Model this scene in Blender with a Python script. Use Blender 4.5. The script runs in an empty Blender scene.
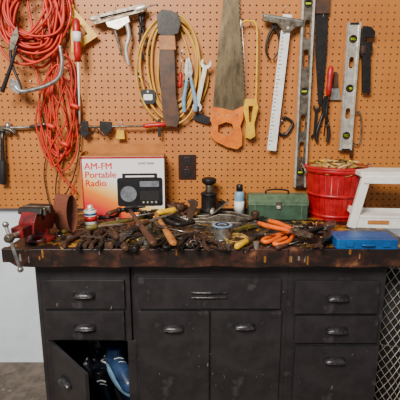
import bpy, math, random
from mathutils import Vector, Matrix, noise
random.seed(7)
ZB=1.0
CAM=Vector((0,-2.22,1.535)); PIT=math.radians(12)
FW=Vector((0,math.cos(PIT),-math.sin(PIT))); UP=Vector((0,math.sin(PIT),math.cos(PIT))); RT=Vector((1,0,0))
# survey helpers: turn measurements into metres on a real vertical plane (P) or on the bench plane (T)
def ray(u,v): return FW+RT*((u-200)/400)+UP*((200-v)/400)
def P(u,v,y=0.0):
    d=ray(u,v); return CAM+d*((y-CAM.y)/d.y)
def T(u,v,h=0.0):
    d=ray(u,v); return CAM+d*((ZB+h-CAM.z)/d.z)
def lin(c):
    o=[]
    for x in c:
        x/=255.; o.append(x/12.92 if x<=.04045 else ((x+.055)/1.055)**2.4)
    return (*o,1)
def mat(name,c,c2=None,rough=.6,metal=0.,scale=30,bump=.15,lo=.4,hi=.62,stretch=(1,1,1),c3=None,trans=0):
    m=bpy.data.materials.new(name); m.use_nodes=True
    nt=m.node_tree; b=nt.nodes['Principled BSDF']
    b.inputs['Roughness'].default_value=rough; b.inputs['Metallic'].default_value=metal
    if c2 is None: c2=tuple(x*.8 for x in c)
    tc=nt.nodes.new('ShaderNodeTexCoord'); mp=nt.nodes.new('ShaderNodeMapping'); mp.inputs['Scale'].default_value=stretch
    n=nt.nodes.new('ShaderNodeTexNoise'); n.inputs['Scale'].default_value=scale; n.inputs['Detail'].default_value=6
    n.inputs['Roughness'].default_value=.65
    r=nt.nodes.new('ShaderNodeValToRGB'); e=r.color_ramp.elements
    e[0].position=lo; e[0].color=lin(c); e[1].position=hi; e[1].color=lin(c2)
    if c3:
        k=e.new(min(.99,hi+.1)); k.color=lin(c3)
    L=nt.links.new
    L(tc.outputs['Object'],mp.inputs[0]); L(mp.outputs[0],n.inputs['Vector']); L(n.outputs['Fac'],r.inputs[0]); L(r.outputs[0],b.inputs['Base Color'])
    if bump:
        bp=nt.nodes.new('ShaderNodeBump'); bp.inputs['Strength'].default_value=bump; bp.inputs['Distance'].default_value=.004
        L(n.outputs['Fac'],bp.inputs['Height']); L(bp.outputs[0],b.inputs['Normal'])
    return m
M_={}
def mk(k,*a,**kw): M_[k]=mat(k,*a,**kw)
mk('peg',(188,116,46),(174,102,38),rough=.5,scale=2.5,bump=.02,c3=(146,86,36),hi=.66)
mk('wallwhite',(222,230,240),(206,214,226),rough=.7,scale=4,bump=.03)
mk('concrete',(112,100,88),(80,70,62),rough=.85,scale=12,c3=(140,128,114))
mk('cab',(44,41,43),(32,30,32),rough=.4,scale=9,bump=.08,hi=.6,c3=(60,56,58))
mk('scuff',(120,112,104),(90,84,80),rough=.6)
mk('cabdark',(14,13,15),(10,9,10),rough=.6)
mk('pull',(78,76,78),(40,38,40),rough=.34,metal=.6,scale=60)
mk('steel',(196,194,188),(146,142,136),rough=.3,metal=.85,scale=40)
mk('alu',(222,218,206),(180,172,156),rough=.38,metal=.6,scale=30)
mk('oldsteel',(128,120,108),(80,68,54),rough=.42,metal=.75,scale=35)
mk('iron',(44,40,38),(28,26,25),rough=.45,metal=.5,scale=40,c3=(78,52,34))
mk('rust',(78,48,32),(42,30,24),rough=.7,metal=.25,scale=60,c3=(124,78,46))
mk('black',(20,20,22),(30,29,31),rough=.35,bump=.03)
mk('rubber',(28,26,27),(18,17,17),rough=.7)
mk('red',(186,18,16),(150,14,14),rough=.38)
mk('darkred',(120,14,18),(74,12,14),rough=.36,hi=.58,c3=(44,22,22))
mk('cord',(208,44,18),(176,30,12),rough=.45,scale=10,bump=.02)
mk('orange',(238,104,4),(214,84,4),rough=.4)
mk('yellow',(230,180,14),(200,148,10),rough=.42)
mk('hose',(214,162,58),(184,134,42),rough=.42,scale=12)
mk('wood',(178,114,52),(138,82,36),rough=.55,scale=14,c3=(100,58,28))
mk('woodpale',(220,188,138),(198,156,100),rough=.6,scale=14)
mk('wooddark',(84,50,27),(50,31,20),rough=.55,scale=18)
mk('sawhandle',(228,122,6),(200,94,4),rough=.38,scale=20)
mk('sawblade',(122,106,80),(90,78,60),rough=.34,metal=.8,scale=10,stretch=(3,3,1),c3=(66,57,44))
mk('white',(240,240,236),(222,220,214),rough=.5,bump=.03)
mk('whitepaint',(240,238,230),(222,216,204),rough=.5,scale=14,c3=(176,152,116),hi=.7)
mk('blue',(16,86,150),(10,70,130),rough=.38,scale=12)
mk('bluegray',(130,166,194),(106,142,172),rough=.35)
mk('green',(62,88,68),(46,68,54),rough=.42,scale=18,c3=(84,66,42))
mk('greenlid',(92,116,88),(66,88,68),rough=.42,scale=18,c3=(104,82,52))
mk('basket',(184,12,24),(150,8,18),rough=.4,scale=24)
mk('outlet',(52,28,18),(40,22,15),rough=.3)
mk('belt',(118,62,40),(94,48,32),rough=.9,scale=200)
mk('debris',(196,158,82),(128,90,42),rough=.8,scale=70)
mk('card',(190,126,62),(168,104,48),rough=.8,scale=10)
mk('vial',(180,206,44),(160,190,38),rough=.15,bump=0)
mk('bag',(50,76,116),(26,38,64),rough=.3,scale=12,c3=(120,142,172),hi=.68)
mk('bagdark',(20,24,34),(12,14,20),rough=.25,scale=12,c3=(54,60,74))
mk('olive',(104,90,30),(70,62,26),rough=.5,scale=30)
mk('pink',(230,52,28),(224,46,24),rough=.5,bump=0)
mk('screen',(120,124,130),(90,94,100),rough=.4,bump=0)
mk('edge',(30,20,17),(70,41,30),rough=.42,scale=6,stretch=(1.6,1,2.2),lo=.46,hi=.62,c3=(128,84,54),bump=.4)
mk('wire',(110,106,98),(76,72,66),rough=.5,metal=.7)
mk('ochre',(150,100,34),(120,78,26),rough=.4)
def benchmat():
    m=bpy.data.materials.new('stained_bench_wood'); m.use_nodes=True; nt=m.node_tree; b=nt.nodes['Principled BSDF']; L=nt.links.new
    tc=nt.nodes.new('ShaderNodeTexCoord')
    mp=nt.nodes.new('ShaderNodeMapping'); mp.inputs['Scale'].default_value=(1,2.0,1)
    n1=nt.nodes.new('ShaderNodeTexNoise'); n1.inputs['Scale'].default_value=7; n1.inputs['Detail'].default_value=8; n1.inputs['Roughness'].default_value=.7
    n2=nt.nodes.new('ShaderNodeTexNoise'); n2.inputs['Scale'].default_value=8; n2.inputs['Detail'].default_value=9; n2.inputs['Roughness'].default_value=.75
    r1=nt.nodes.new('ShaderNodeValToRGB'); e=r1.color_ramp.elements
    e[0].position=.38; e[0].color=lin((78,46,22)); e[1].position=.6; e[1].color=lin((206,154,44)); k=e.new(.48); k.color=lin((146,98,34))
    r2=nt.nodes.new('ShaderNodeValToRGB'); e=r2.color_ramp.elements
    e[0].position=.41; e[0].color=(0,0,0,1); e[1].position=.49; e[1].color=(1,1,1,1)
    mx=nt.nodes.new('ShaderNodeMixRGB'); mx.inputs[2].default_value=lin((24,17,14))
    L(tc.outputs['Object'],mp.inputs[0]); L(mp.outputs[0],n1.inputs['Vector']); L(tc.outputs['Object'],n2.inputs['Vector'])
    L(n1.outputs['Fac'],r1.inputs[0]); L(n2.outputs['Fac'],r2.inputs[0]); L(r2.outputs[0],mx.inputs[0]); L(r1.outputs[0],mx.inputs[1]); L(mx.outputs[0],b.inputs['Base Color'])
    b.inputs['Roughness'].default_value=.42
    bp=nt.nodes.new('ShaderNodeBump'); bp.inputs['Strength'].default_value=.4; bp.inputs['Distance'].default_value=.004
    L(n1.outputs['Fac'],bp.inputs['Height']); L(bp.outputs[0],b.inputs['Normal'])
    return m
M_['bench']=benchmat()
def cartonmat():
    m=bpy.data.materials.new('printed_carton'); m.use_nodes=True; nt=m.node_tree; b=nt.nodes['Principled BSDF']; L=nt.links.new
    tc=nt.nodes.new('ShaderNodeTexCoord'); sx=nt.nodes.new('ShaderNodeSeparateXYZ'); L(tc.outputs['Object'],sx.inputs[0])
    a=nt.nodes.new('ShaderNodeMath'); a.operation='MULTIPLY_ADD'; a.inputs[1].default_value=-1.2; L(sx.outputs['X'],a.inputs[0]); 
    z=nt.nodes.new('ShaderNodeMath'); z.operation='MULTIPLY_ADD'; z.inputs[1].default_value=-2.4; z.inputs[2].default_value=.42; L(sx.outputs['Z'],z.inputs[0]); L(z.outputs[0],a.inputs[2])
    r=nt.nodes.new('ShaderNodeValToRGB'); e=r.color_ramp.elements
    e[0].position=.42; e[0].color=lin((240,234,236)); e[1].position=.60; e[1].color=lin((244,200,110))
    k=e.new(.72); k.color=lin((240,130,30)); k=e.new(.9); k.color=lin((214,40,50))
    L(a.outputs[0],r.inputs[0]); L(r.outputs[0],b.inputs['Base Color']); b.inputs['Roughness'].default_value=.4
    return m
M_['carton']=cartonmat()

class G:
    def __init__(s,name,M=None):
        s.name=name; s.M=M or Matrix.Identity(4); s.v=[];s.f=[];s.mi=[];s.sm=[];s.mats=[]
    def add(s,vs,fs,m,smooth=False,M=None):
        X=s.M@M if M else s.M
        o=len(s.v); s.v+=[X@Vector(p) for p in vs]
        if m not in s.mats: s.mats.append(m)
        k=s.mats.index(m)
        for i,f in enumerate(fs):
            s.f.append([o+a for a in f]); s.mi.append(k)
            s.sm.append(smooth[i] if isinstance(smooth,list) else smooth)
    def box(s,c,d,m,rot=None,M=None):
        x,y,z=[a/2 for a in d]
        vs=[(-x,-y,-z),(x,-y,-z),(x,y,-z),(-x,y,-z),(-x,-y,z),(x,-y,z),(x,y,z),(-x,y,z)]
        X=Matrix.Translation(c)
        if rot: X=X@Matrix.Rotation(rot[2],4,'Z')@Matrix.Rotation(rot[1],4,'Y')@Matrix.Rotation(rot[0],4,'X')
        if M: X=M@X
        s.add(vs,[(3,2,1,0),(4,5,6,7),(0,1,5,4),(1,2,6,5),(2,3,7,6),(3,0,4,7)],m,False,X)
    def b2(s,a,b,m):
        s.box([(p+q)/2 for p,q in zip(a,b)],[abs(q-p) for p,q in zip(a,b)],m)
    def lathe(s,prof,m,M=None,n=24,sy=1.0):
        vs=[];fs=[]
        for r,z in prof:
            for i in range(n):
                a=2*math.pi*i/n; vs.append((r*math.cos(a),r*math.sin(a)*sy,z))
        for j in range(len(prof)-1):
            for i in range(n):
                k=(i+1)%n; fs.append((j*n+i,j*n+k,(j+1)*n+k,(j+1)*n+i))
        sm=[True]*len(fs)
        fs.append(tuple(range(n))[::-1]); fs.append(tuple((len(prof)-1)*n+i for i in range(n))); sm+=[False,False]
        s.add(vs,fs,m,sm,M)
    def axis(s,p,q):
        p=Vector(p);q=Vector(q); d=q-p
        return Matrix.Translation(p)@d.to_track_quat('Z','Y').to_matrix().to_4x4(), d.length
    def cyl(s,p,q,r,m,r2=None,n=18):
        X,l=s.axis(p,q); s.lathe([(r,0),(r if r2 is None else r2,l)],m,X,n)
    def rod(s,p,q,prof,m,n=18,sy=1.0):
        X,l=s.axis(p,q); s.lathe([(r,t*l) for r,t in prof],m,X,n,sy)
    def tube(s,pts,r,m,closed=False,sub=6,n=8,flat=1.0):
        pts=[Vector(p) for p in pts]; N=len(pts); rs=r if isinstance(r,(list,tuple)) else [r]*N
        out=[];ro=[]
        seg=N if closed else N-1
        for i in range(seg):
            g=(lambda k:k%N) if closed else (lambda k:min(max(k,0),N-1))
            p0,p1,p2,p3=[pts[g(i+d)] for d in(-1,0,1,2)]; r1,r2=rs[g(i)],rs[g(i+1)]
            for j in range(sub):
                t=j/sub
                out.append(.5*((2*p1)+(p2-p0)*t+(2*p0-5*p1+4*p2-p3)*t*t+(3*p1-p0-3*p2+p3)*t**3)); ro.append(r1+(r2-r1)*t)
        if not closed: out.append(pts[-1]); ro.append(rs[-1])
        K=len(out); tan=[]
        for i in range(K):
            a=out[(i-1)%K] if closed or i>0 else out[i]; b=out[(i+1)%K] if closed or i<K-1 else out[i]
            t=(b-a); tan.append(t.normalized() if t.length>1e-9 else Vector((0,0,1)))
        nrm=tan[0].orthogonal().normalized()
        vs=[]
        for i in range(K):
            nrm=(nrm-tan[i]*nrm.dot(tan[i])).normalized(); bn=tan[i].cross(nrm)
            for k in range(n):
                a=2*math.pi*k/n; vs.append(out[i]+(nrm*math.cos(a)*flat+bn*math.sin(a))*ro[i])
        fs=[]
        for i in range(K if closed else K-1):
            j=(i+1)%K
            for k in range(n):
                l=(k+1)%n; fs.append((i*n+k,i*n+l,j*n+l,j*n+k))
        sm=[True]*len(fs)
        if not closed: fs+= [tuple(range(n))[::-1],tuple((K-1)*n+k for k in range(n))]; sm+=[False,False]
        s.add(vs,fs,m,sm)
    def plate(s,o,th,m,M=None,holes=None,z=0):
        if not holes:
            n=len(o); vs=[(p[0],p[1],z-th/2) for p in o]+[(p[0],p[1],z+th/2) for p in o]
            ar=sum(o[i][0]*o[(i+1)%n][1]-o[(i+1)%n][0]*o[i][1] for i in range(n))
            fs=[tuple(range(n))[::-1],tuple(range(n,2*n))]+[(i,(i+1)%n,n+(i+1)%n,n+i) for i in range(n)]
            if ar<0: fs=[f[::-1] for f in fs]
            s.add(vs,fs,m,False,M); return
        cu=bpy.data.curves.new('t','CURVE'); cu.dimensions='2D'; cu.fill_mode='BOTH'; cu.extrude=th/2
        for loop in [o]+holes:
            sp=cu.splines.new('POLY'); sp.points.add(len(loop)-1); sp.use_cyclic_u=True
            for q,p in zip(sp.points,loop): q.co=(p[0],p[1],0,1)
        s._curve(cu,m,(M or Matrix.Identity(4))@Matrix.Translation((0,0,z)))
    def _curve(s,cu,m,M):
        ob=bpy.data.objects.new('t',cu); bpy.context.collection.objects.link(ob)
        bpy.context.view_layer.update()
        me=bpy.data.meshes.new_from_object(ob.evaluated_get(bpy.context.evaluated_depsgraph_get()))
        s.add([v.co.copy() for v in me.vertices],[tuple(p.vertices) for p in me.polygons],m,False,M)
        bpy.data.objects.remove(ob); bpy.data.meshes.remove(me)
    def text(s,t,size,m,M,th=.0008,off=0):
        cu=bpy.data.curves.new('t','FONT'); cu.body=t; cu.size=size; cu.extrude=th; cu.resolution_u=3; cu.offset=off
        s._curve(cu,m,M)
    def wplate(s,px,y,th,m,holes=None):
        W=Matrix.Translation((0,y,0))@Matrix.Rotation(math.pi/2,4,'X')
        f=lambda l:[(P(a,b,y).x,P(a,b,y).z) for a,b in l]
        s.plate(f(px),th,m,W,[f(h) for h in holes] if holes else None)
    def wtube(s,px,y,r,m,**k):
        s.tube([P(q[0],q[1],q[2] if len(q)>2 else y) for q in px],r,m,**k)
    def blob(s,c,r,m,amp=.25,fr=4,seg=20,seed=0):
        vs=[];fs=[];R=seg//2
        for j in range(R+1):
            for i in range(seg):
                a=2*math.pi*i/seg; b=math.pi*j/R
                d=Vector((math.sin(b)*math.cos(a),math.sin(b)*math.sin(a),math.cos(b)))
                k=1+amp*noise.noise(d*fr+Vector((seed,seed*2,0)))+amp*.5*noise.noise(d*fr*2.7)
                vs.append(Vector(c)+Vector((d.x*r[0],d.y*r[1],d.z*r[2]))*k)
        for j in range(R):
            for i in range(seg):
                l=(i+1)%seg; fs.append((j*seg+i,(j+1)*seg+i,(j+1)*seg+l,j*seg+l))
        s.add(vs,fs,m,True)
    def done(s,bevel=0,parent=None):
        mn=Vector([min(v[i] for v in s.v) for i in range(3)]); mx=Vector([max(v[i] for v in s.v) for i in range(3)]); c=(mn+mx)/2
        me=bpy.data.meshes.new(s.name); me.from_pydata([v-c for v in s.v],[],s.f)
        for m in s.mats: me.materials.append(M_[m])
        me.polygons.foreach_set('material_index',s.mi); me.polygons.foreach_set('use_smooth',s.sm); me.update()
        ob=bpy.data.objects.new(s.name,me); ob.location=c; bpy.context.collection.objects.link(ob)
        if bevel:
            b=ob.modifiers.new('bevel','BEVEL'); b.width=bevel; b.segments=2; b.limit_method='ANGLE'; b.angle_limit=math.radians(40)
        if parent: ob.parent=parent; ob.location=c-parent.location
        return ob
def circ(cx,cy,r,n=20,ry=None): return [(cx+r*math.cos(2*math.pi*i/n),cy+(ry or r)*math.sin(2*math.pi*i/n)) for i in range(n)]
def rrect(w,h,r,cx=0,cy=0,n=5):
    o=[]
    for sx,sy,a0 in((1,1,0),(-1,1,90),(-1,-1,180),(1,-1,270)):
        for i in range(n+1):
            a=math.radians(a0+90*i/n); o.append((cx+sx*(w/2-r)+r*math.cos(a)*1,cy+sy*(h/2-r)+r*math.sin(a)))
    return o

# ---------------- room ----------------
g=G('floor'); g.b2((-3,-5,-.1),(3,.2,0),'concrete'); g.done()
g=G('wall_back'); g.b2((-3,.05,0),(3,.2,2.8),'wallwhite'); g.done()
g=G('pegboard')
pc=.034; x0=-1.46; z0=ZB+.015; nx=86; nz=44; hr=.0050
vs=[];fs=[]
for i in range(nx):
    for j in range(nz):
        cx=x0+(i+.5)*pc; cz=z0+(j+.5)*pc; o=len(vs); h=pc/2
        for k in range(8):
            a=math.pi/4*k; c,s_=math.cos(a),math.sin(a); q=max(abs(c),abs(s_)); vs.append((cx+h*c/q,0,cz+h*s_/q))
        for yy in(0,.006):
            for k in range(8):
                a=math.pi/4*k; vs.append((cx+hr*math.cos(a),yy,cz+hr*math.sin(a)))
        for k in range(8):
            l=(k+1)%8; fs.append((o+k,o+8+k,o+8+l,o+l)); fs.append((o+8+k,o+16+k,o+16+l,o+8+l))
g.add(vs,fs,'peg')
xe=x0+nx*pc; ze=z0+nz*pc
g.b2((x0,.006,z0-.001),(xe,.045,z0+.006),'peg'); g.b2((x0-.001,0,z0),(x0,.045,ze),'peg'); g.b2((xe,0,z0),(xe+.001,.045,ze),'peg')
g.done()
g=G('trim_1'); g.b2((-1.46,.03,.0),(-1.40,.05,ZB-.01),'wallwhite'); g.done(.002)

# ---------------- workbench ----------------
wb=bpy.data.objects.new('workbench',None); wb.location=(0,-.32,0); bpy.context.collection.objects.link(wb)
g=G('countertop'); g.b2((-.80,-.64,ZB-.04),(.9,-.002,ZB),'bench'); g.done(.004,wb)
g=G('front_edge_board')
n=60; top=[];bot=[]
for i in range(n+1):
    x=-.81+1.72*i/n; bot.append((x,ZB-.077+.007*noise.noise(Vector((x*7,0,0)))+ (.02 if i<2 else 0))); top.append((x,ZB+.001+.003*noise.noise(Vector((x*12,5,0)))))
g.plate(bot+top[::-1],.03,'edge',Matrix.Translation((0,-.655,0))@Matrix.Rotation(math.pi/2,4,'X')); g.done(.003,wb)
CF=-.60; XL,XR=-.71,.805; TZ=ZB-.041
def FX(px,py): return P(px,py,CF).x
def FZ(py): return P(200,py,CF).z
g=G('paint_drips')
for i in range(34):
    x=random.uniform(-.8,.88); w=random.uniform(.003,.010); h=random.uniform(.008,.04); t=random.choice([0,0,.02,.03])
    z1=ZB+.001-t; g.plate(rrect(w,h,w*.45,x,z1-h/2,3),.0014,random.choice(['ochre','iron','scuff','black','black','wood']),Matrix.Translation((0,-.6706,0))@Matrix.Rotation(math.pi/2,4,'X'))
g.done(0,wb)
g=G('cabinet_carcass')
g.b2((XL,CF,.0),(XL+.018,-.01,TZ),'cab'); g.b2((XR-.018,CF,0),(XR,-.01,TZ),'cab')
g.b2((XL+.018,-.025,0),(XR-.018,-.01,TZ),'cab')
for x in(-.295,.373): g.b2((x-.009,CF+.02,0),(x+.009,-.03,TZ),'cab')
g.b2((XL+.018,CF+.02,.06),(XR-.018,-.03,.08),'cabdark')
zo=FZ(341)
g.b2((XL+.018,CF,zo),(-.304,CF+.018,TZ),'cab')
g.b2((XL+.018,CF,0),(XL+.045,CF+.018,zo),'cab'); g.b2((-.325,CF,0),(-.286,CF+.018,zo),'cab')
g.b2((XL+.045,CF,0),(-.325,CF+.018,.09),'cab')
g.b2((-.286,CF,0),(.382,CF+.018,TZ),'cab'); g.b2((.382,CF,0),(XR-.018,CF+.018,TZ),'cab')
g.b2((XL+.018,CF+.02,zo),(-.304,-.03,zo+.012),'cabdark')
g.done(.002,wb)
g=G('scuff_marks')
for i in range(34):
    px=random.uniform(48,372); py=random.uniform(280,396)
    if px<128 and py>338: continue
    p=P(px,py,CF-.0164); w=random.uniform(.0015,.005); h=random.uniform(.002,.02)*(1 if i%3 else .3)
    g.plate(rrect(w,h,w*.3,p.x,p.z,2),.0004,'scuff',Matrix.Translation((0,CF-.0162,0))@Matrix.Rotation(math.pi/2,4,'X')@Matrix.Translation((p.x,p.z,0))@Matrix.Rotation(random.uniform(-1,1)*.5,4,'Z')@Matrix.Translation((-p.x,-p.z,0)))
g.done(0,wb)
def pull(g,cx,cz,y,w=.10,X=None):
    X=X or Matrix.Identity(4)
    B=Matrix.Translation((cx,y,cz))@Matrix.Rotation(math.pi/2,4,'X')
    g.plate(rrect(w,.034,.0165),.004,'cabdark',X@B,z=.002)
    vs=[];n=14
    for j in range(6):
        b=math.pi/2*j/5
        for i in range(n+1):
            a=math.pi*i/n
            vs.append((w*.46*math.cos(a),-(.003+.024*math.sin(b)*math.sin(a)**.5),-.004+.020*math.cos(b)*math.sin(a)))
    fs=[]
    for j in range(5):
        for i in range(n): fs.append((j*(n+1)+i,j*(n+1)+i+1,(j+1)*(n+1)+i+1,(j+1)*(n+1)+i))
    g.add(vs,fs,'pull',True,X@Matrix.Translation((cx,y,cz)))
    g.tube([X@Vector((cx+w*.46*math.cos(a),y-(.003+.024*math.sin(a)**.5),cz-.004)) for a in [math.pi*k/8 for k in range(9)]],.0025,'pull',n=6,sub=3)
def front(name,x1,y1,x2,y2,hx,hy,w=.10):
    g=G(name); a=FX(x1,(y1+y2)/2); b=FX(x2,(y1+y2)/2); z1=FZ(y1); z2=FZ(y2) if y2<400 else .1
    g.b2((a,CF-.016,z2),(b,CF-.0005,z1),'cab')
    if hx: pull(g,FX(hx,hy),FZ(hy),CF-.016,w)
    return g
front('drawer_1',44,279,125,307,85,293).done(.003,wb)
front('drawer_2',46,310,125,338,86,325).done(.003,wb)
g=front('drawer_wide',139,277,280,307,None,0)
for dz in(.010,-.012): 
    x=FX(209,293); z=FZ(293)+dz
    g.rod((x-.085,CF-.018,z),(x+.085,CF-.018,z),[(.001,0),(.007,.06),(.010,.5),(.007,.94),(.001,1)],'pull',sy=.7)
g.done(.003,wb)
front('door_left',140,310,209,401,173,326).done(.003,wb)
front('door_right',211,310,279,401,244,324).done(.003,wb)
front('drawer_3',294,280,377,312,336,296).done(.003,wb)
front('drawer_4',294,315,376,341,335,328).done(.003,wb)
front('drawer_5',293,345,375,401,333,358).done(.003,wb)
g=G('open_door'); X=Matrix.Translation((XL+.045,CF-.004,0))@Matrix.Rotation(math.radians(-46),4,'Z')
g.box((.16,.0,(zo+.1)/2),(.32,.016,zo-.1),'cab',M=X); pull(g,.15,zo-.12,-.009,.09,X); g.done(.003,wb)
g=G('shoes')
def shoe(X,m):
    g.M=X
    g.tube([(-.11,0,.035),(-.08,0,.05),(-.02,0,.055),(.05,0,.045),(.11,0,.035),(.14,0,.028)],[.03,.040,.042,.044,.040,.02],m,n=16)
    g.tube([(-.07,0,.04),(-.075,0,.09),(-.08,0,.125)],[.042,.040,.043],m,n=16)
    g.plate([(p[0]*1.0+.01,p[1]) for p in circ(0,0,.135,24,.046)],.018,'bluegray' if m=='bag' else 'rubber',z=.004)
    for i in range(5): g.tube([(-.03+.022*i,-.022,.092-.006*i),(-.02+.022*i,0,.1-.006*i),(-.01+.022*i,.022,.092-.006*i)],.003,'white',n=6,sub=3)
shoe(Matrix.Translation((-.50,-.42,.10))@Matrix.Rotation(-1.2,4,'Z'),'bagdark')
shoe(Matrix.Translation((-.38,-.40,.10))@Matrix.Rotation(-1.0,4,'Z'),'bagdark')
shoe(Matrix.Translation((-.42,-.38,.22))@Matrix.Rotation(-.9,4,'Z')@Matrix.Rotation(.3,4,'Y'),'bag')
g.M=Matrix.Identity(4); g.done()
g=G('plastic_bags')
for i,(px,pz,r,m) in enumerate([(-.60,.20,.085,'bagdark'),(-.56,.36,.08,'bagdark'),(-.50,.44,.06,'bag'),(-.40,.43,.055,'bagdark'),(-.50,.24,.07,'bagdark')]):
    g.blob((px,-.30+.02*(i%3),pz),(r,r*.9,r*1.05),m,.6,3.5,28,i*3.1)
g.done()

# ---------------- wall items ----------------
def hook(g,px,py,y=-.03):
    p=P(px,py,0); g.tube([(p.x,.004,p.z+.004),(p.x,y*.6,p.z),(p.x,y,p.z),(p.x,y-.004,p.z+.014)],.0025,'steel',n=6)
g=G('extension_cord')
for i in range(24):
    cx=33+random.uniform(-9,9); cy=12+random.uniform(-8,10); rx=random.uniform(14,35); ry=random.uniform(26,48); y=-.02-.004*i
    ph=random.random()*6
    g.wtube([(cx+rx*math.cos(a+.0)+2.5*math.sin(3*a+ph),cy+ry*math.sin(a)+2*math.cos(2*a+ph),y) for a in [2*math.pi*k/12 for k in range(12)]],y,.0062,'cord',closed=True,n=7,sub=5)
for i in range(9):
    cx=61+random.uniform(-6,5); cy=112+random.uniform(-10,10); rx=random.uniform(5,16); ry=random.uniform(34,58); y=-.015-.006*i
    g.wtube([(cx+rx*math.cos(a)+3*math.sin(3*a+i),cy+ry*math.sin(a),y) for a in [2*math.pi*k/12 for k in range(12)]],y,.0050,'cord',closed=True,n=7,sub=5)
g.wtube([(48,30),(58,60),(52,90),(66,120),(50,150),(62,176),(74,190),(70,198)],-.05,.005,'cord')
g.wtube([(30,50),(40,90),(36,125),(48,160),(58,150),(44,132)],-.04,.005,'cord')
for q in((46,124),(60,142),(70,104)): g.rod(P(q[0],q[1],-.07),P(q[0]+9,q[1]+4,-.07),[(.006,0),(.012,.2),(.013,.8),(.009,1)],'cord',n=12)
hook(g,33,-8,-.1); g.done()
g=G('power_cable')
g.wtube([(72,60),(78,100),(80,140),(74,175),(62,200),(56,196),(58,170),(70,130),(74,100)],-.035,.0035,'rubber')
g.wtube([(82,128),(92,134),(96,128),(104,136),(112,128)],-.06,.0035,'rubber'); g.wtube([(40,110),(48,140),(44,175),(50,206)],-.02,.003,'rubber'); g.done()
g=G('long_screwdriver')
g.rod(P(76,18,-.1),P(78,62,-.1),[(.006,0),(.018,.06),(.02,.3),(.017,.5),(.02,.75),(.015,.97),(.008,1)],'red')
g.rod(P(76.8,32,-.1),P(77.2,42,-.1),[(.0206,0),(.0206,1)],'white'); g.cyl(P(78,62,-.1),P(80,124,-.04),.0048,'white'); hook(g,76,20,-.08); g.done()
g=G('triangle_square')
g.wplate([(72,6),(98,36),(74,52)],-.045,.005,'yellow',[[(77,20),(88,34),(78,41)]]); g.wplate([(70,5),(74,5),(76,53),(72,53)],-.045,.02,'yellow'); hook(g,73,8); g.done(.001)
g=G('pry_bar')
g.wtube([(14,84),(20,91),(32,90),(48,85),(59,77),(62,62),(60,46)],-.12,[.004,.011,.0115,.011,.011,.01,.01],'steel',n=10)
g.wplate([(10,78),(19,82),(23,92),(17,94),(10,88)],-.12,.012,'steel'); hook(g,40,85,-.12); g.done(.001)
g=G('pruning_shears')
g.wtube([(17,46),(11,66),(2,92)],-.13,[.006,.009,.012],'black'); g.wtube([(10,44),(12,64),(20,84),(22,92)],-.122,[.006,.008,.006,.004],'black')
g.wplate([(14,50),(19,36),(17,26),(11,36),(9,50)],-.126,.005,'oldsteel'); hook(g,12,50,-.12); g.done(.001)

def wM(p,q,y):
    a=P(*p,y); b=P(*q,y); d=b-a; return Matrix.Translation(a)@Matrix.Rotation(math.pi/2,4,'X')@Matrix.Rotation(math.atan2(d.z,d.x),4,'Z'), d.length
def bM(p,q,h):
    a=T(*p,h); b=T(*q,h); d=b-a; return Matrix.Translation(a)@Matrix.Rotation(math.atan2(d.y,d.x),4,'Z'), d.length
def hammer(g,L,hm='wood',mm='iron',grip=None,ball=False):
    g.rod((0,0,0),(L*.92,0,0),[(.009,0),(.0155,.03),(.016,.2),(.012,.5),(.01,.8),(.011,1)],hm,sy=.75)
    if grip: g.rod((-.002,0,0),(L*.4,0,0),[(.012,0),(.018,.05),(.017,.5),(.0175,.95),(.014,1)],grip)
    x=L*.93
    g.box((x,0,0),(.026,.036,.026),mm)
    g.cyl((x,.016,0),(x,.04,0),.010,mm); g.cyl((x,.04,0),(x,.056,0),.0145,mm)
    if ball:
        g.cyl((x,-.016,0),(x,-.036,0),.009,mm); g.blob((x,-.045,0),(.014,.014,.014),mm,0,1,14)
    else:
        for sz in(-1,1): g.tube([(x,-.014,sz*.006),(x-.001,-.04,sz*.008),(x-.012,-.062,sz*.011),(x-.024,-.074,sz*.013)],[.012,.009,.006,.003],mm,n=8)
def pliers(g,L,hm='red',mm='iron',op=1.0):
    k=L/.2
    for sgn in(1,-1):
        g.tube([(0,sgn*.030*k*op,0),(.04*k,sgn*.033*k*op,0),(.09*k,sgn*.020*k*op,0),(.125*k,sgn*.007*k,0)],[.007*k,.0085*k,.007*k,.006*k],hm,n=10)
        g.plate([(.115*k,sgn*.014*k),(.135*k,sgn*.012*k),(.15*k,sgn*.016*k),(.175*k,sgn*.012*k),(.2*k,sgn*.005*k),(.2*k,sgn*.001*k),(.15*k,sgn*.001*k),(.118*k,-sgn*.004*k)],.011*k,mm)
    g.cyl((.138*k,0,-.008*k),(.138*k,0,.008*k),.010*k,mm)
def snips(g,L,hm='red',mm='steel'):
    k=L/.25
    for sgn in(1,-1):
        g.tube([(.14*k,sgn*.004*k,0),(.09*k,sgn*.018*k,0),(.05*k,sgn*.03*k,0),(.01*k,sgn*.028*k,0),(0,sgn*.014*k,0),(.02*k,sgn*.008*k,0),(.07*k,sgn*.010*k,0)],.006*k,hm,n=8)
        g.plate([(.13*k,sgn*.010*k),(.16*k,sgn*.013*k),(.25*k,sgn*.003*k),(.25*k,0),(.13*k,-sgn*.004*k)],.005*k,mm,z=sgn*.002)
    g.cyl((.145*k,0,-.007),(.145*k,0,.007),.007*k,mm)
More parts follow.
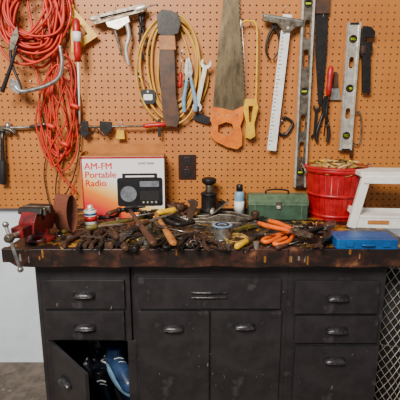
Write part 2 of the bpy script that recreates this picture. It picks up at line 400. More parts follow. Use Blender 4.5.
def wrench(g,L,mm='oldsteel'):
    k=L/.2
    def jaw(cx,s,r):
        o=[]
        for i in range(13):
            a=math.radians(40+i*280/12); o.append((cx+s*r*math.cos(a),r*math.sin(a)*s))
        o.append((cx-s*r*.1,-r*.55*s)); o.append((cx-s*r*.35,0)); o.append((cx-s*r*.1,r*.55*s))
        return o
    g.plate(jaw(.018*k,-1,.018*k),.007*k,mm); g.plate(jaw(.18*k,1,.020*k),.007*k,mm)
    g.plate([(.028*k,-.007*k),(.165*k,-.008*k),(.165*k,.008*k),(.028*k,.007*k)],.006*k,mm)
def screwdriver(g,L,hm='yellow',mm='steel'):
    k=min(1.05,max(.7,L/.24))
    g.rod((0,0,0),(L*.42,0,0),[(.006*k,0),(.014*k,.06),(.015*k,.3),(.012*k,.6),(.0145*k,.78),(.008*k,1)],hm,n=12)
    g.cyl((L*.42,0,0),(L*.95,0,0),.0035*k,mm,n=10); g.plate([(L*.95,-.003),(L,-.0045),(L,.0045),(L*.95,.003)],.0015,mm)
def file_(g,L,hm='wood',mm='oldsteel'):
    g.rod((0,0,0),(L*.3,0,0),[(.008,0),(.014,.1),(.012,.5),(.013,.8),(.007,1)],hm,n=12)
    g.plate([(L*.28,-.004),(L*.36,-.012),(L*.9,-.011),(L,-.006),(L,.006),(L*.9,.011),(L*.36,.012),(L*.28,.004)],.006,mm)
def brush(g,L,hm='woodpale',mm='steel'):
    g.plate([(0,-.008),(L*.4,-.010),(L*.5,-.02),(L*.62,-.026),(L*.62,.026),(L*.5,.02),(L*.4,.010),(0,.008)],.012,hm)
    g.box((L*.68,0,0),(L*.12,.056,.015),mm)
    for i in range(9):
        for j in(-1,1): g.tube([(L*.74,-.024+.006*i,j*.004),(L,-.027+.0068*i,j*.006)],.0034,'black',n=5,sub=1)
def adjwrench(g,L,mm='oldsteel'):
    k=L/.25
    g.plate([(0,-.012*k),(.015*k,-.014*k),(.17*k,-.009*k),(.19*k,-.026*k),(.215*k,-.03*k),(.25*k,-.026*k),(.247*k,-.010*k),(.215*k,-.008*k),(.21*k,.002*k),(.205*k,.026*k),(.185*k,.026*k),(.165*k,.010*k),(.015*k,.014*k),(0,.012*k)],.011*k,mm)
    g.plate([(.212*k,.006*k),(.24*k,.004*k),(.248*k,.010*k),(.238*k,.022*k),(.206*k,.026*k)],.009*k,mm)
    g.cyl((.196*k,-.004*k,0),(.196*k,.016*k,0),.0075*k,'iron',n=12)
def cclamp(g,L,mm='iron',sc='steel'):
    k=L/.2
    g.tube([(.03*k,.03*k,0),(.03*k,-.03*k,0),(.05*k,-.055*k,0),(.12*k,-.055*k,0),(.145*k,-.035*k,0),(.145*k,.03*k,0)],[.009*k,.010*k,.011*k,.011*k,.010*k,.008*k],mm,n=10,sub=4)
    g.cyl((-.04*k,.025*k,0),(.11*k,.025*k,0),.006*k,sc); g.cyl((.105*k,.025*k,0),(.115*k,.025*k,0),.012*k,sc)
    g.cyl((.015*k,.025*k,0),(.048*k,.025*k,0),.012*k,mm); g.cyl((-.036*k,-.01*k,0),(-.036*k,.06*k,0),.0035*k,sc)
    g.cyl((.125*k,.025*k,0),(.14*k,.025*k,0),.012*k,mm)
def onwall(fn,name,p,q,y=-.03,bevel=0,**k):
    X,L=wM(p,q,y); g=G(name,X); fn(g,L,**k); g.M=Matrix.Identity(4); hook(g,(q[0]*.85+p[0]*.15),q[1]*.85+p[1]*.15,y+.01); return g.done(bevel)
def onbench(fn,name,p,q,h=.012,bevel=0,tilt=0,**k):
    X,L=bM(p,q,h); g=G(name,X@Matrix.Rotation(tilt,4,'Y')); fn(g,L,**k); return g.done(bevel)

onwall(hammer,'claw_hammer',(3,184),(2,124),-.04,hm='black',mm='oldsteel',grip='rubber')
g=G('ratchet_wrench'); g.wtube([(8,128),(30,127),(46,124)],-.03,[.009,.007,.006],'steel',n=10); g.rod(P(8,134,-.03),P(8,122,-.03),[(.012,0),(.016,.3),(.016,.7),(.012,1)],'steel'); g.rod(P(30,127,-.03),P(46,124,-.03),[(.008,0),(.011,.1),(.011,.9),(.007,1)],'oldsteel'); hook(g,30,128); g.done()
g=G('bar_clamp')
g.cyl(P(80,127,-.05),P(150,126,-.05),.006,'oldsteel'); g.rod(P(143,126,-.05),P(168,124,-.05),[(.008,0),(.013,.1),(.012,.5),(.014,.9),(.006,1)],'red')
g.wplate([(82,121),(88,121),(89,134),(85,139),(81,134)],-.05,.016,'iron'); g.wplate([(100,121),(112,122),(112,130),(106,134),(100,130)],-.05,.018,'iron')
g.wplate([(158,119),(161,119),(161,137),(158,137)],-.05,.008,'iron'); hook(g,95,128,-.045); g.done(.001)
g=G('padlock'); g.wplate([(117,130),(124,130),(125,139),(116,139)],-.04,.014,'yellow'); g.wtube([(118,131),(118,125),(120.5,122),(123,125),(123,131)],-.04,.0028,'steel'); g.done(.001)
g=G('caulking_gun')
g.wplate([(92,17),(141,5),(144,12),(96,25)],-.06,.03,'oldsteel',[[(100,18),(134,10),(136,12),(102,21)]])
g.cyl(P(93,21,-.06),P(93.5,19,-.06),.026,'alu'); g.cyl(P(136,10,-.06),P(146,7,-.06),.02,'alu'); g.cyl(P(97,20,-.06),P(158,4,-.06),.0035,'steel')
g.wtube([(124,15),(129,34),(126,50),(129,66)],-.06,[.01,.012,.01,.008],'alu'); g.wtube([(112,20),(116,34),(120,48),(122,56)],-.055,[.009,.008,.007,.004],'oldsteel')
g.wplate([(105,20),(128,14),(130,22),(118,30),(108,27)],-.06,.02,'alu'); hook(g,118,12,-.06); g.done(.0015)
g=G('spring_clamp'); g.wtube([(139,8),(141,24),(140,40),(143,60)],-.04,[.008,.009,.007,.004],'iron'); g.wtube([(146,8),(142,24),(146,40),(149,56)],-.032,[.008,.009,.007,.004],'iron'); g.cyl(P(142,24,-.05),P(142,24,-.02),.011,'iron'); hook(g,142,12); g.done()
g=G('hatchet')
g.wplate([(161,30),(173,30),(175,60),(176,95),(180,118),(177,127),(166,126),(163,116),(161,90),(159,60)],-.05,.024,'wooddark')
g.wplate([(158,34),(157,16),(162,10),(170,11),(178,14),(181,24),(178,34),(170,37)],-.05,.026,'iron'); g.wplate([(159,36),(175,36),(176,50),(159,50)],-.05,.027,'wood'); hook(g,160,38); g.done(.004)
g=G('rubber_hose')
for i in range(6):
    rx=16+3.2*i; ry=38+3.5*i; cx=173+random.uniform(-3,3); cy=64+i*1.0
    g.wtube([(cx+rx*math.cos(a)+2*math.sin(2*a+i),cy+ry*math.sin(a),-.012-.007*i) for a in [2*math.pi*k/12 for k in range(12)]],0,.0062,'hose',closed=True)
g.wtube([(203,60),(208,80),(200,104),(190,120)],-.02,.0055,'hose'); hook(g,172,14,-.05); g.done()
g=G('tape_measure'); X,L=wM((141,97),(156,97),-.03); g.M=X
g.plate(rrect(L,.075,.02,L/2,0),.04,'black'); g.plate(rrect(L*.6,.03,.006,L/2,-.002),.003,'white',z=.0205); g.plate(circ(L/2,.026,.006,12),.004,'alu',z=.021); g.plate([(0,-.034),(-.008,-.034),(-.008,-.044),(0,-.040)],.012,'steel'); g.M=Matrix.Identity(4); hook(g,148,84,-.04); g.done(.002)
g=G('tape_roll'); g.plate(circ(0,0,.018),.02,'white',wM((139,74),(145,74),-.02)[0],[circ(0,0,.010)]); g.done()
onwall(pliers,'pliers',(190,112),(188,58),-.06,hm='bluegray',mm='steel',op=.7)
onwall(wrench,'open_end_wrench',(196,112),(207,58),-.06,mm='alu')
onwall(screwdriver,'screwdriver',(180,88),(182,50),-.07,hm='red')
g=G('utility_knife'); g.wplate([(193,116),(199,113),(212,118),(213,122),(206,124),(194,120)],-.02,.014,'black'); g.wplate([(191,117),(194,116),(194,119)],-.02,.002,'steel'); hook(g,204,116,-.02); g.done(.001)
g=G('hand_saw')
bl=[(225,-14),(238,-14),(240,30),(243,70),(245,112),(234,118),(213,108),(215,80),(219,40)]
g.wplate(bl,-.03,.0016,'sawblade')
for k in range(26):
    t=k/26; g.wplate([(238+7*t,-10+118*t),(239.6+7*t,-7.8+118*t),(238.2+7*t,-5.6+118*t)],-.03,.0016,'sawblade')
g.wplate([(212,107),(221,108),(233,111),(243,106),(243,118),(240,126),(242,134),(242,145),(237,149),(227,147),(215,141),(210,135),(213,127),(210,120)],-.03,.024,'sawhandle',[[(218,125),(226,122),(232,124),(234,130),(231,136),(225,136),(218,132)]])
for c in((218,114),(229,116),(237,114)): g.cyl(P(c[0],c[1],-.046),P(c[0],c[1],-.018),.005,'steel',n=12)
hook(g,227,120,-.03); g.done(.003)
g=G('hacksaw')
g.wtube([(240,24),(246,21),(254,22),(257,30),(257,60),(256,98),(254,104)],-.05,.0055,'yellow',sub=5)
g.cyl(P(242,24,-.05),P(247,102,-.05),.0018,'steel'); g.cyl(P(241,20,-.05),P(241,28,-.05),.006,'steel')
g.wplate([(245,99),(256,99),(258,108),(254,124),(255,136),(250,139),(245,137),(246,122),(243,110)],-.05,.022,'yellow',[[(248,106),(253,106),(251,122),(249,122)]])
hook(g,250,24,-.045); g.done(.002)
g=G('combination_square')
g.wplate([(283,14),(292,15),(276,151),(267,150)],-.05,.004,'white')
for k in range(34):
    t=k/34.; x=284.0-16*t; y=18+130*t; w=3.6 if k%4==0 else 2
    g.wplate([(x,y),(x+w,y+.2),(x+w,y+.9),(x,y+.7)],-.0525,.001,'black')
g.wplate([(263,14),(303,20),(302,26),(296,27),(290,32),(283,32),(277,24),(263,21)],-.055,.02,'oldsteel'); g.wplate([(264,15),(302,21),(302,22.5),(264,17)],-.055,.022,'steel')
g.cyl(P(288,28,-.07),P(288,28,-.04),.007,'alu'); hook(g,283,12,-.045); g.done(.001)
g=G('caliper'); g.wtube([(274,26),(279,36),(279,50),(273,60)],-.03,[.008,.007,.005,.003],'iron'); g.wtube([(274,26),(268,38),(266,52),(271,60)],-.03,[.008,.007,.005,.003],'iron'); g.cyl(P(274,26,-.04),P(274,26,-.02),.012,'iron'); hook(g,274,24); g.done()
def level(name,p,q,w,slots,y=-.04,frame='alu',web='alu'):
    X,L=wM(p,q,y); g=G(name,X); h=w/2
    hs=[];
    for t,kind in slots:
        if kind=='v': hs.append(circ(L*t,0,w*.30,18))
        else: hs.append(rrect(L*.09,w*.42,w*.2,L*t,0))
    g.plate([(0,-h),(L,-h),(L,h),(0,h)],.010,web,None,hs)
    for s in(-1,1): g.box((L/2,s*(h-.004),0),(L,.009,.024),frame)
    for s in(.004,L-.004): g.box((s,0,0),(.008,w,.022),'black')
    for t,kind in slots:
        if kind=='v':
            g.plate(circ(L*t,0,w*.32,18),.013,'black',None,[circ(L*t,0,w*.22,18)])
            g.cyl((L*t,-w*.24,0),(L*t,w*.24,0),.006,'vial',n=12)
            for s in(-1,1): g.cyl((L*t,s*.004,0),(L*t,s*.0045+.0003,0),.0063,'black',n=12)
    g.M=Matrix.Identity(4); hook(g,q[0],q[1]+3,y-.0); return g.done(.0008)
level('spirit_level',(299.5,187),(309,-14),.064,[(.08,'v'),(.2,'s'),(.34,'s'),(.5,'v'),(.66,'s'),(.8,'s'),(.92,'v')],frame='alu',web='oldsteel')
level('spirit_level',(345,150),(354,23),.064,[(.12,'v'),(.3,'s'),(.5,'v'),(.7,'s'),(.88,'v')],web='alu')
g=G('drywall_saw'); g.wplate([(316,-12),(329,-12),(327,50),(322,106),(318,104),(315,50)],-.02,.003,'iron'); g.wplate([(315,-14),(330,-14),(329,14),(315,14)],-.02,.022,'wooddark'); hook(g,322,18,-.02); g.done(.001)
onwall(screwdriver,'screwdriver',(331,66),(324,136),-.06,hm='red',mm='iron')
onwall(pliers,'pliers',(322,142),(326,96),-.025,hm='black',mm='iron',op=.8)
onwall(wrench,'open_end_wrench',(314,140),(317,104),-.02,mm='iron')
g=G('paint_scraper'); g.wplate([(333,88),(338,88),(337,72),(334,72)],-.02,.014,'wooddark'); g.wplate([(332,88),(339,88),(341,100),(330,100)],-.02,.003,'steel'); hook(g,336,76,-.02); g.done(.001)
g=G('pipe_wrench')
g.wplate([(362,93),(370,93),(370,62),(370,52),(372,50),(372,42),(362,42),(362,60)],-.04,.018,'iron')
g.wplate([(361,56),(365,56),(365,37),(374,38),(375,32),(371,27),(363,26),(361,32)],-.04,.014,'iron'); g.cyl(P(363,54,-.04),P(363,46,-.04),.017,'rust',n=14); hook(g,367,88,-.035); g.done(.0015)
g=G('coping_saw'); g.wtube([(352,114),(359,112),(361,120),(361,134),(358,144),(352,143)],-.03,.004,'oldsteel'); g.cyl(P(352.5,114,-.03),P(352.5,143,-.03),.0015,'steel'); g.rod(P(352,143,-.03),P(351,158,-.03),[(.006,0),(.01,.3),(.009,1)],'wooddark'); hook(g,357,113); g.done()
g=G('small_clamp'); X,L=wM((276,136),(292,112),-.02); g.M=X; cclamp(g,L,'black'); g.M=Matrix.Identity(4); hook(g,285,112,-.02); g.done()
X,L=wM((178.5,167),(196,167),-.004); g=G('electrical_outlet',X)
g.plate(rrect(L,.138,.006,L/2,0),.008,'outlet')
for s in(.033,-.033):
    g.plate(rrect(.04,.044,.012,L/2,s),.004,'black',z=.006)
    for q in(-.008,.008): g.box((L/2+q,s+.004,.008),(.003,.012,.002),'wooddark')
g.cyl((L/2,0,.003),(L/2,0,.006),.004,'oldsteel'); g.done(.001)

# ---------------- bench items ----------------
A=T(84,219); B=T(165,217.5); d=B-A
X=Matrix.Translation((A.x,A.y,ZB+.001))@Matrix.Rotation(math.atan2(d.y,d.x),4,'Z'); W=d.length; H=.325; D=.15
g=G('radio_box',X)
g.b2((0,0,0),(W,D,H),'carton')
g.box((W/2,.0-.0005,H-.005),(W,.002,.009),'red'); g.box((.004,-.0005,H/2),(.006,.002,H),'red')
F=lambda x,z: Matrix.Translation((x,-.0012,z))@Matrix.Rotation(math.pi/2,4,'X')
for k_,(s_,z_) in enumerate((('AM-FM',.262),('Portable',.218),('Radio',.174))):
    g.text(s_,.047,'pink',F(.016,z_)); g.text(s_,.047,'pink',F(.0178,z_))
g.text('solid state',.020,'black',F(.29,.285))
g.plate(rrect(.235,.150,.012,W-.127,.140),.003,'black',F(0,0)); g.plate(rrect(.18,.024,.004,W-.127,.226),.003,'black',F(0,0),[rrect(.15,.010,.003,W-.127,.223)])
g.plate(circ(W-.187,.13,.042,24),.002,'screen',F(0,0),z=.002); g.plate(rrect(.10,.03,.004,W-.078,.182),.002,'screen',F(0,0),z=.002); g.plate(rrect(.10,.05,.004,W-.078,.120),.002,'rubber',F(0,0),z=.002)
for i in range(4): g.plate(circ(W-.111+.022*i,.085,.006,10),.002,'alu',F(0,0),z=.003)
g.box((W/2,D/2,H+.002),(W,D,.003),'card'); g.box((W/2,D+.002,H+.024),(W,.003,.06),'card',(.25,0,0))
g.box((-.002,D/2,H+.008),(.003,D*.9,.03),'card',(0,.5,0)); g.done()
p=T(67,232); g=G('sanding_belt',Matrix.Translation((p.x,p.y,ZB+.092))@Matrix.Rotation(1.15,4,'Z')@Matrix.Rotation(math.pi/2,4,'X'))
o=circ(0,0,.038,28,.088); g.plate(o,.078,'belt',None,[circ(0,0,.0355,28,.0855)]); g.done()
p=T(91,224); g=G('spray_paint_can',Matrix.Translation((p.x,p.y,ZB)))
g.lathe([(.028,0),(.031,.003),(.031,.07),(.029,.074)],'white'); g.lathe([(.0314,.018),(.0314,.045)],'red'); g.lathe([(.0316,.05),(.0316,.06)],'blue')
g.lathe([(.029,.074),(.018,.082),(.014,.083),(.014,.095),(.010,.098)],'alu'); g.done()
p=T(38,240); g=G('bench_vise',Matrix.Translation((p.x+.012,p.y,ZB))@Matrix.Rotation(math.radians(-9),4,'Z')@Matrix.Scale(.95,4))
g.lathe([(.062,0),(.066,.006),(.062,.02),(.045,.026),(.04,.05),(.04,.055)],'darkred',n=32)
for a in(0,1.57,3.14,4.71): g.cyl((.062*math.cos(a+.78),.062*math.sin(a+.78),0),(.062*math.cos(a+.78),.062*math.sin(a+.78),.026),.008,'iron',n=6)
YZ=Matrix.Rotation(math.pi/2,4,'Z')@Matrix.Rotation(math.pi/2,4,'X')
g.plate([(-.05,.045),(.05,.045),(.085,.085),(.085,.125),(.03,.125),(.03,.155),(-.012,.155),(-.012,.105),(-.05,.095)],.075,'darkred',YZ)
g.box((0,-.004,.147),(.125,.018,.034),'oldsteel'); 
g.box((0,-.085,.082),(.055,.17,.045),'darkred')
g.plate([(-.11,.06),(-.055,.06),(-.035,.09),(-.035,.155),(-.065,.155),(-.10,.11)],.075,'darkred',YZ); g.box((0,-.042,.147),(.125,.018,.034),'oldsteel')
g.plate([(-.036,.130),(-.036,.166),(-.062,.166),(-.074,.14)],.11,'iron',YZ); g.plate([(-.012,.13),(-.012,.166),(.03,.166),(.045,.13)],.11,'iron',YZ)
g.cyl((0,-.11,.078),(0,-.225,.078),.013,'steel'); g.rod((0,-.205,.078),(0,-.24,.078),[(.014,0),(.019,.3),(.019,.7),(.014,1)],'oldsteel')
g.cyl((.035,-.222,-.05),(-.01,-.222,.13),.0075,'steel'); 
for q in((.0355,-.222,-.054),(-.0105,-.222,.134)): g.blob(q,(.013,.013,.013),'steel',0,1,12)
g.done(.003)
p=T(209,216); g=G('bottle_jack',Matrix.Translation((p.x,p.y+.02,ZB)))
g.box((0,0,.012),(.13,.11,.024),'iron'); g.lathe([(.052,.024),(.052,.035),(.042,.042),(.042,.110),(.046,.114),(.046,.122),(.034,.13),(.024,.132)],'iron',n=28)
g.lathe([(.02,.13),(.02,.17)],'oldsteel'); g.lathe([(.024,.17),(.038,.18),(.040,.198),(.032,.206),(.026,.20)],'iron'); g.cyl((.05,-.02,.03),(.066,-.03,.08),.011,'iron'); g.cyl((.06,-.02,.075),(.075,-.055,.085),.01,'iron'); g.done(.002)
p=T(239,215); g=G('spray_can',Matrix.Translation((p.x,p.y,ZB)))
g.lathe([(.024,0),(.027,.004),(.027,.115),(.022,.130),(.012,.136)],'bluegray'); g.lathe([(.0272,.02),(.0272,.08)],'white'); g.lathe([(.018,.132),(.018,.165),(.014,.17)],'black'); g.done()
g=G('wood_chisel'); g.cyl(T(243,206,.02),T(270,184,.11),.009,'green'); g.rod(T(258,193,.07),T(272,182,.118),[(.009,0),(.015,.3),(.015,.8),(.008,1)],'orange'); g.done()
X,L=bM((176,221),(268,224),0); g=G('hand_plane',X)
g.plate([(0,-.032),(.01,-.036),(L-.03,-.036),(L,-.02),(L,.02),(L-.03,.036),(.01,.036),(0,.032)],.012,'oldsteel',z=.006)
XZ=Matrix.Rotation(math.pi/2,4,'X')
for s in(-1,1): g.plate([(.01,.01),(L-.02,.01),(L-.05,.022),(L*.62,.05),(L*.48,.052),(L*.35,.03),(.03,.02)],.005,'oldsteel',XZ,z=s*.033)
g.plate([(.05,.012),(.085,.012),(.10,.05),(.115,.10),(.09,.118),(.06,.11),(.075,.09),(.06,.05)],.024,'wooddark',XZ)
g.lathe([(.014,.012),(.012,.03),(.022,.05),(.020,.062),(.006,.068)],'wooddark',Matrix.Translation((L*.86,0,0)))
g.box((L*.44,0,.06),(.17,.052,.006),'oldsteel',(0,-.7,0)); g.box((L*.46,0,.07),(.10,.046,.01),'iron',(0,-.7,0)); g.cyl((L*.4,-.03,.06),(L*.4,.03,.06),.009,'alu'); g.done(.0015)
p=T(222,239); g=G('wire_spool',Matrix.Translation((p.x,p.y,ZB)))
g.lathe([(.044,0),(.044,.004)],'iron',n=28); g.lathe([(.036,.004)]+[(.036+.002*(i%2),.004+.0028*i) for i in range(20)]+[(.036,.062)],'steel',n=28)
g.plate(circ(0,0,.044,28),.004,'bluegray',None,[circ(0,0,.014,16)],z=.064); g.plate(circ(0,0,.032,28),.002,'iron',None,[circ(0,0,.022,16)],z=.067); g.lathe([(.013,.058),(.013,.0645)],'black'); g.done()
A=T(249,219.5); X=Matrix.Translation((A.x,A.y,ZB+.001))@Matrix.Rotation(math.radians(-3),4,'Z'); g=G('metal_toolbox',X)
W=.30; D=.14
g.b2((0,0,0),(W,D,.075),'green'); g.b2((-.004,-.004,.075),(W+.004,D+.004,.084),'greenlid')
YZ2=Matrix.Rotation(math.pi/2,4,'Z')@Matrix.Rotation(math.pi/2,4,'X')
g.plate([(-.004,.084),(D+.004,.084),(D+.004,.10),(D*.72,.125),(D*.28,.125),(-.004,.10)],W+.008,'greenlid',YZ2,z=W/2)
g.box((W*.5,-.006,.078),(.03,.006,.036),'oldsteel'); g.box((W*.5,-.010,.068),(.018,.005,.016),'alu')
for x in(.03,W-.03): g.box((x,-.003,.04),(.006,.004,.07),'greenlid')
g.tube([(W*.3,D/2,.125),(W*.32,D/2,.142),(W*.5,D/2,.148),(W*.68,D/2,.142),(W*.7,D/2,.125)],.005,'iron'); g.done(.003)
p=T(339,221); g=G('bushel_basket',Matrix.Translation((p.x,p.y+.11,ZB)))
rb,rt,H=.118,.160,.268
g.lathe([(rb-.004,0),(rb-.002,.006),(rt-.006,H-.004),(rt-.010,H-.004),(rb-.008,.008)],'basket',n=48)
for i in range(30):
    a=2*math.pi*i/30; R=Matrix.Rotation(a,4,'Z'); w1=rb*math.pi/30*.86; w2=rt*math.pi/30*.86
    vs=[(rb,-w1,.0),(rb,w1,.0),(rt,w2,H),(rt,-w2,H),(rb-.004,-w1,0),(rb-.004,w1,0),(rt-.004,w2,H),(rt-.004,-w2,H)]
    g.add(vs,[(0,1,2,3),(4,7,6,5),(0,3,7,4),(1,5,6,2),(3,2,6,7),(0,4,5,1)],'basket',False,R)
for z,h in((H-.026,.03),(.12,.018),(.012,.016)):
    r=rb+(rt-rb)*(z/H)+.003; r2=rb+(rt-rb)*((z+h)/H)+.003
    g.lathe([(r-.004,z),(r,z),(r2,z+h),(r2-.004,z+h)],'basket',n=48)
g.lathe([(rt-.012,H-.012),(rt+.004,H-.004),(rt+.007,H+.004),(rt+.002,H+.008),(rt-.012,H+.006)],'basket',n=48)
for s in(-1,1): g.tube([(s*(rt+.004),-.045,H-.03),(s*(rt+.014),-.04,H-.005),(s*(rt+.02),0,H+.014),(s*(rt+.014),.04,H-.005),(s*(rt+.004),.045,H-.03)],.0035,'steel')
g.blob((0,0,H-.015),(rt-.02,rt-.02,.035),'debris',.5,6,32,2)
for i in range(34):
    a=random.random()*6.28; r=random.random()*.11; b=random.random()*6.28; c=Vector((r*math.cos(a),r*math.sin(a),H+.012+random.random()*.02)); d=Vector((math.cos(b)*.04,math.sin(b)*.04,random.uniform(-.012,.012)))
    g.cyl(c-d,c+d,.0045,random.choice(['debris','wooddark','olive','woodpale','yellow']),n=6)
g.done()
a=T(346,226); X=Matrix.Translation((a.x+.01,a.y,ZB))@Matrix.Rotation(math.radians(-5),4,'Z'); g=G('step_stool',X)
g.box((.18,.05,.262),(.30,.17,.024),'whitepaint'); g.box((.18,-.034,.236),(.27,.014,.034),'whitepaint')
for x,t in((.035,.2),(.325,-.2)):
    for y in(-.020,.118): g.box((x,y,.126),(.040,.028,.258),'whitepaint',(0,t,0))
    g.box((x-.010 if t>0 else x+.010,.05,.07),(.018,.11,.03),'whitepaint',(0,t,0))
g.box((.18,.125,.05),(.26,.012,.03),'whitepaint')
g.done(.003)
g=G('white_box',Matrix.Translation((T(372,227).x,T(372,227).y,ZB))@Matrix.Rotation(-.1,4,'Z')); g.b2((-.085,-.02,0),(.13,.05,.05),'white'); g.b2((-.088,-.023,.05),(.133,.053,.062),'whitepaint'); g.b2((-.03,-.0245,.02),(.07,-.02,.04),'card'); g.done(.002)
A=T(336,249.5); X=Matrix.Translation((A.x+.003,A.y+.004,ZB+.001))@Matrix.Rotation(math.radians(-1.5),4,'Z'); g=G('plastic_tool_case',X)
W=.25;D=.125
g.plate(rrect(W,D,.012,W/2,D/2),.020,'blue',z=.010); g.plate(rrect(W+.003,D+.003,.012,W/2,D/2),.003,'blue',z=.021); g.plate(rrect(W,D,.012,W/2,D/2),.017,'blue',z=.031)
g.plate(rrect(W*.8,D*.6,.01,W/2,D/2),.002,'blue',z=.040)
for x in(.05,W-.05): g.box((x,-.003,.022),(.03,.006,.022),'blue')
g.tube([(W*.4,0,.02),(W*.42,-.012,.02),(W*.58,-.012,.02),(W*.6,0,.02)],.004,'blue'); g.done(.0015)
# tools pile
onbench(pliers,'pliers',(74,246),(92,227),.012,hm='rust',mm='rust')
onbench(pliers,'pliers',(88,249),(101,230),.012,hm='iron',mm='rust')
onbench(pliers,'pliers',(101,247),(113,229),.012,hm='rust',mm='iron')
onbench(wrench,'open_end_wrench',(112,248),(126,230),.006,mm='oldsteel')
onbench(adjwrench,'adjustable_wrench',(117,244),(140,226),.03,mm='iron')
onbench(hammer,'claw_hammer',(154,244),(128,215),.055,hm='wooddark',mm='iron',tilt=-.08)
onbench(hammer,'ball_peen_hammer',(174,244),(154,216),.05,hm='wood',mm='iron',tilt=-.06,ball=True)
onbench(hammer,'claw_hammer',(100,226),(150,216),.03,hm='olive',mm='iron')
onbench(hammer,'ball_peen_hammer',(126,249),(108,224),.02,hm='wooddark',mm='rust',ball=True)
onbench(screwdriver,'screwdriver',(176,210),(128,217),.08,hm='yellow')
onbench(file_,'metal_file',(136,226),(174,213),.075,hm='wooddark')
onbench(snips,'tin_snips',(160,247),(184,226),.015,hm='iron',mm='oldsteel')
onbench(adjwrench,'adjustable_wrench',(186,222),(150,211),.055,mm='iron')
onbench(pliers,'pliers',(188,250),(202,236),.01,hm='iron',mm='rust')
onbench(pliers,'pliers',(217,249),(200,234),.03,hm='rust',mm='rust')
onbench(wrench,'open_end_wrench',(172,236),(200,230),.05,mm='oldsteel')
onbench(cclamp,'c_clamp',(170,216),(196,226),.06,mm='iron')
onbench(cclamp,'c_clamp',(100,218),(118,212),.02,mm='iron')
onbench(wrench,'open_end_wrench',(60,240),(82,236),.006,mm='iron')
onbench(file_,'metal_file',(134,250),(146,236),.008,hm='iron')
onbench(file_,'wood_rasp',(236,247),(272,228),.016,hm='yellow')
onbench(brush,'paint_brush',(234,231),(262,222),.012,hm='olive')
onbench(snips,'tin_snips',(270,243),(312,224),.016,hm='orange',mm='iron')
onbench(pliers,'pliers',(264,222),(312,236),.05,hm='orange',mm='oldsteel',op=.8)
onbench(wrench,'open_end_wrench',(240,222),(266,217),.03,mm='iron')
onbench(adjwrench,'adjustable_wrench',(292,240),(328,243),.01,mm='iron')
onbench(cclamp,'c_clamp',(300,228),(338,231),.02,mm='iron')
onbench(wrench,'open_end_wrench',(316,248),(330,232),.024,mm='rust')
onbench(screwdriver,'screwdriver',(276,248),(304,240),.01,hm='wooddark')
# extra layer of assorted small tools, seated just above the bench / first layer
for p_,q_,h_,f_,n_,kw in [
 ((80,236),(104,238),.034,wrench,'open_end_wrench',dict(mm='oldsteel')),
 ((118,238),(98,227),.045,screwdriver,'screwdriver',dict(hm='rust',mm='iron')),
 ((128,238),(150,234),.05,pliers,'pliers',dict(hm='iron',mm='rust')),
 ((142,248),(158,238),.02,wrench,'open_end_wrench',dict(mm='oldsteel')),
 ((176,247),(190,234),.03,adjwrench,'adjustable_wrench',dict(mm='iron')),
 ((86,228),(124,224),.06,file_,'metal_file',dict(hm='olive')),
 ((206,246),(228,250),.012,wrench,'open_end_wrench',dict(mm='rust')),
 ((244,250),(262,240),.008,wrench,'open_end_wrench',dict(mm='rust')),
 ((250,236),(276,234),.03,snips,'scissors',dict(hm='iron',mm='oldsteel')),
 ((62,232),(84,226),.01,screwdriver,'screwdriver',dict(hm='olive',mm='oldsteel')),
 ((192,226),(216,228),.05,pliers,'pliers',dict(hm='iron',mm='oldsteel')),
 ((156,226),(186,232),.07,screwdriver,'screwdriver',dict(hm='wooddark',mm='steel')),
 ((108,214),(126,206),.05,hammer,'ball_peen_hammer',dict(hm='wooddark',mm='iron',ball=True)),
 ((312,238),(334,222),.04,pliers,'pliers',dict(hm='iron',mm='oldsteel'))]:
    onbench(f_,n_,p_,q_,h_,**kw)
g=G('wire_coil'); c=T(236,240,.004)
for i in range(5): g.tube([c+Vector(((.045+.002*i)*math.cos(a),(.045+.002*i)*math.sin(a),.003*i+.003*math.sin(3*a+i))) for a in [2*math.pi*k/12 for k in range(12)]],.002,'debris',closed=True,sub=4,n=6)
g.done()
g=G('socket_set')
for i,(px,py) in enumerate([(66,246),(70,241),(128,238),(146,246),(150,228),(182,243),(228,250),(256,247),(288,233),(118,222),(190,222)]):
    c=T(px,py); r=.010+.003*(i%3); g.plate(circ(0,0,r,16),.022,'steel' if i%2 else 'oldsteel',Matrix.Translation((c.x,c.y,ZB+.011)),[circ(0,0,r*.6,6)])
g.done(.0008)
g=G('shop_rag'); c=T(176,214); g.blob((c.x,c.y,ZB+.02),(.07,.05,.04),'wooddark',.7,3,32,4); g.done()
g=G('masking_tape_roll'); c=T(144,222); g.plate(circ(0,0,.045,28),.024,'debris',Matrix.Translation((c.x,c.y,ZB+.012)),[circ(0,0,.034,28)]); g.done(.001)
g=G('steel_chain'); c=T(199,243,.010)
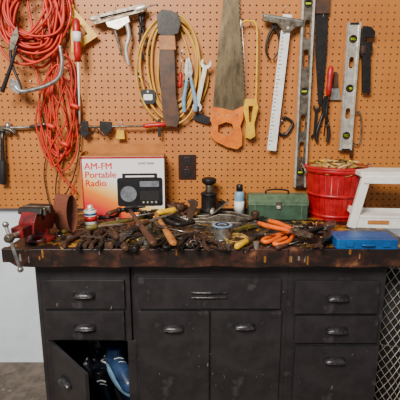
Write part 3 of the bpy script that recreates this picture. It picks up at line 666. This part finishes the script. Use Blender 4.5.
for i in range(60):
    a=random.random()*6.28; r=.06*math.sqrt(random.random()); q=Matrix.Translation(c+Vector((r*1.2*math.cos(a),r*.9*math.sin(a),random.random()*.03*(1-r/.07))))@Matrix.Rotation(random.random()*6,4,'Z')@Matrix.Rotation(random.uniform(-1.2,1.2),4,'X')
    g.M=q; g.tube([(.013*math.cos(t),.008*math.sin(t),0) for t in [k*math.pi/4 for k in range(8)]],.003,random.choice(['rust','iron','oldsteel']),closed=True,sub=2,n=6)
g.done()
g=G('scattered_screws')
for i in range(320):
    p=T(random.uniform(52,332),random.uniform(222,249)); b=random.random()*6.28; l=random.uniform(.006,.018); d=Vector((math.cos(b)*l,math.sin(b)*l,0)); c=p+Vector((0,0,.003))
    m=random.choice(['steel','rust','iron','olive','debris','wooddark']); g.cyl(c-d,c+d,.002,m,n=6); g.cyl(c+d,c+d*1.12,.0032,m,n=8)
g.done()
c=Vector((.955,-.33,0)); R=.13; g=G('wire_mesh_roll',Matrix.Translation(c))
for s in(1,-1):
    for i in range(22):
        a0=2*math.pi*i/22
        g.tube([(R*math.cos(a0+s*t*.42),R*math.sin(a0+s*t*.42),.004+t*.086) for t in range(11)],.0020,'alu',n=4,sub=3)
for z in(.006,.43,.86): g.tube([(R*math.cos(k*math.pi/8),R*math.sin(k*math.pi/8),z) for k in range(16)],.003,'wire',closed=True,sub=2,n=6)
g.lathe([(.11,.0),(.11,.82)],'rubber',n=24)
g.done()

# ---------------- camera & light ----------------
cam=bpy.data.cameras.new('camera'); cam.lens=36; cam.sensor_width=36; co=bpy.data.objects.new('camera',cam); bpy.context.collection.objects.link(co)
co.location=CAM; co.rotation_euler=(math.pi/2-PIT,0,0); bpy.context.scene.camera=co
def area(name,loc,tgt,sx,sy,e,col):
    l=bpy.data.lights.new(name,'AREA'); l.shape='RECTANGLE'; l.size=sx; l.size_y=sy; l.energy=e; l.color=col
    o=bpy.data.objects.new(name,l); o.location=loc; o.rotation_euler=(Vector(tgt)-Vector(loc)).to_track_quat('-Z','Y').to_euler(); bpy.context.collection.objects.link(o)
area('garage_door_daylight',(-1.0,-3.2,3.3),(.1,0,1.5),1.3,1.0,255,(1,.94,.85))
w=bpy.data.worlds.new('world'); bpy.context.scene.world=w; w.use_nodes=True
w.node_tree.nodes['Background'].inputs[0].default_value=(.94,.95,1,1); w.node_tree.nodes['Background'].inputs[1].default_value=.32
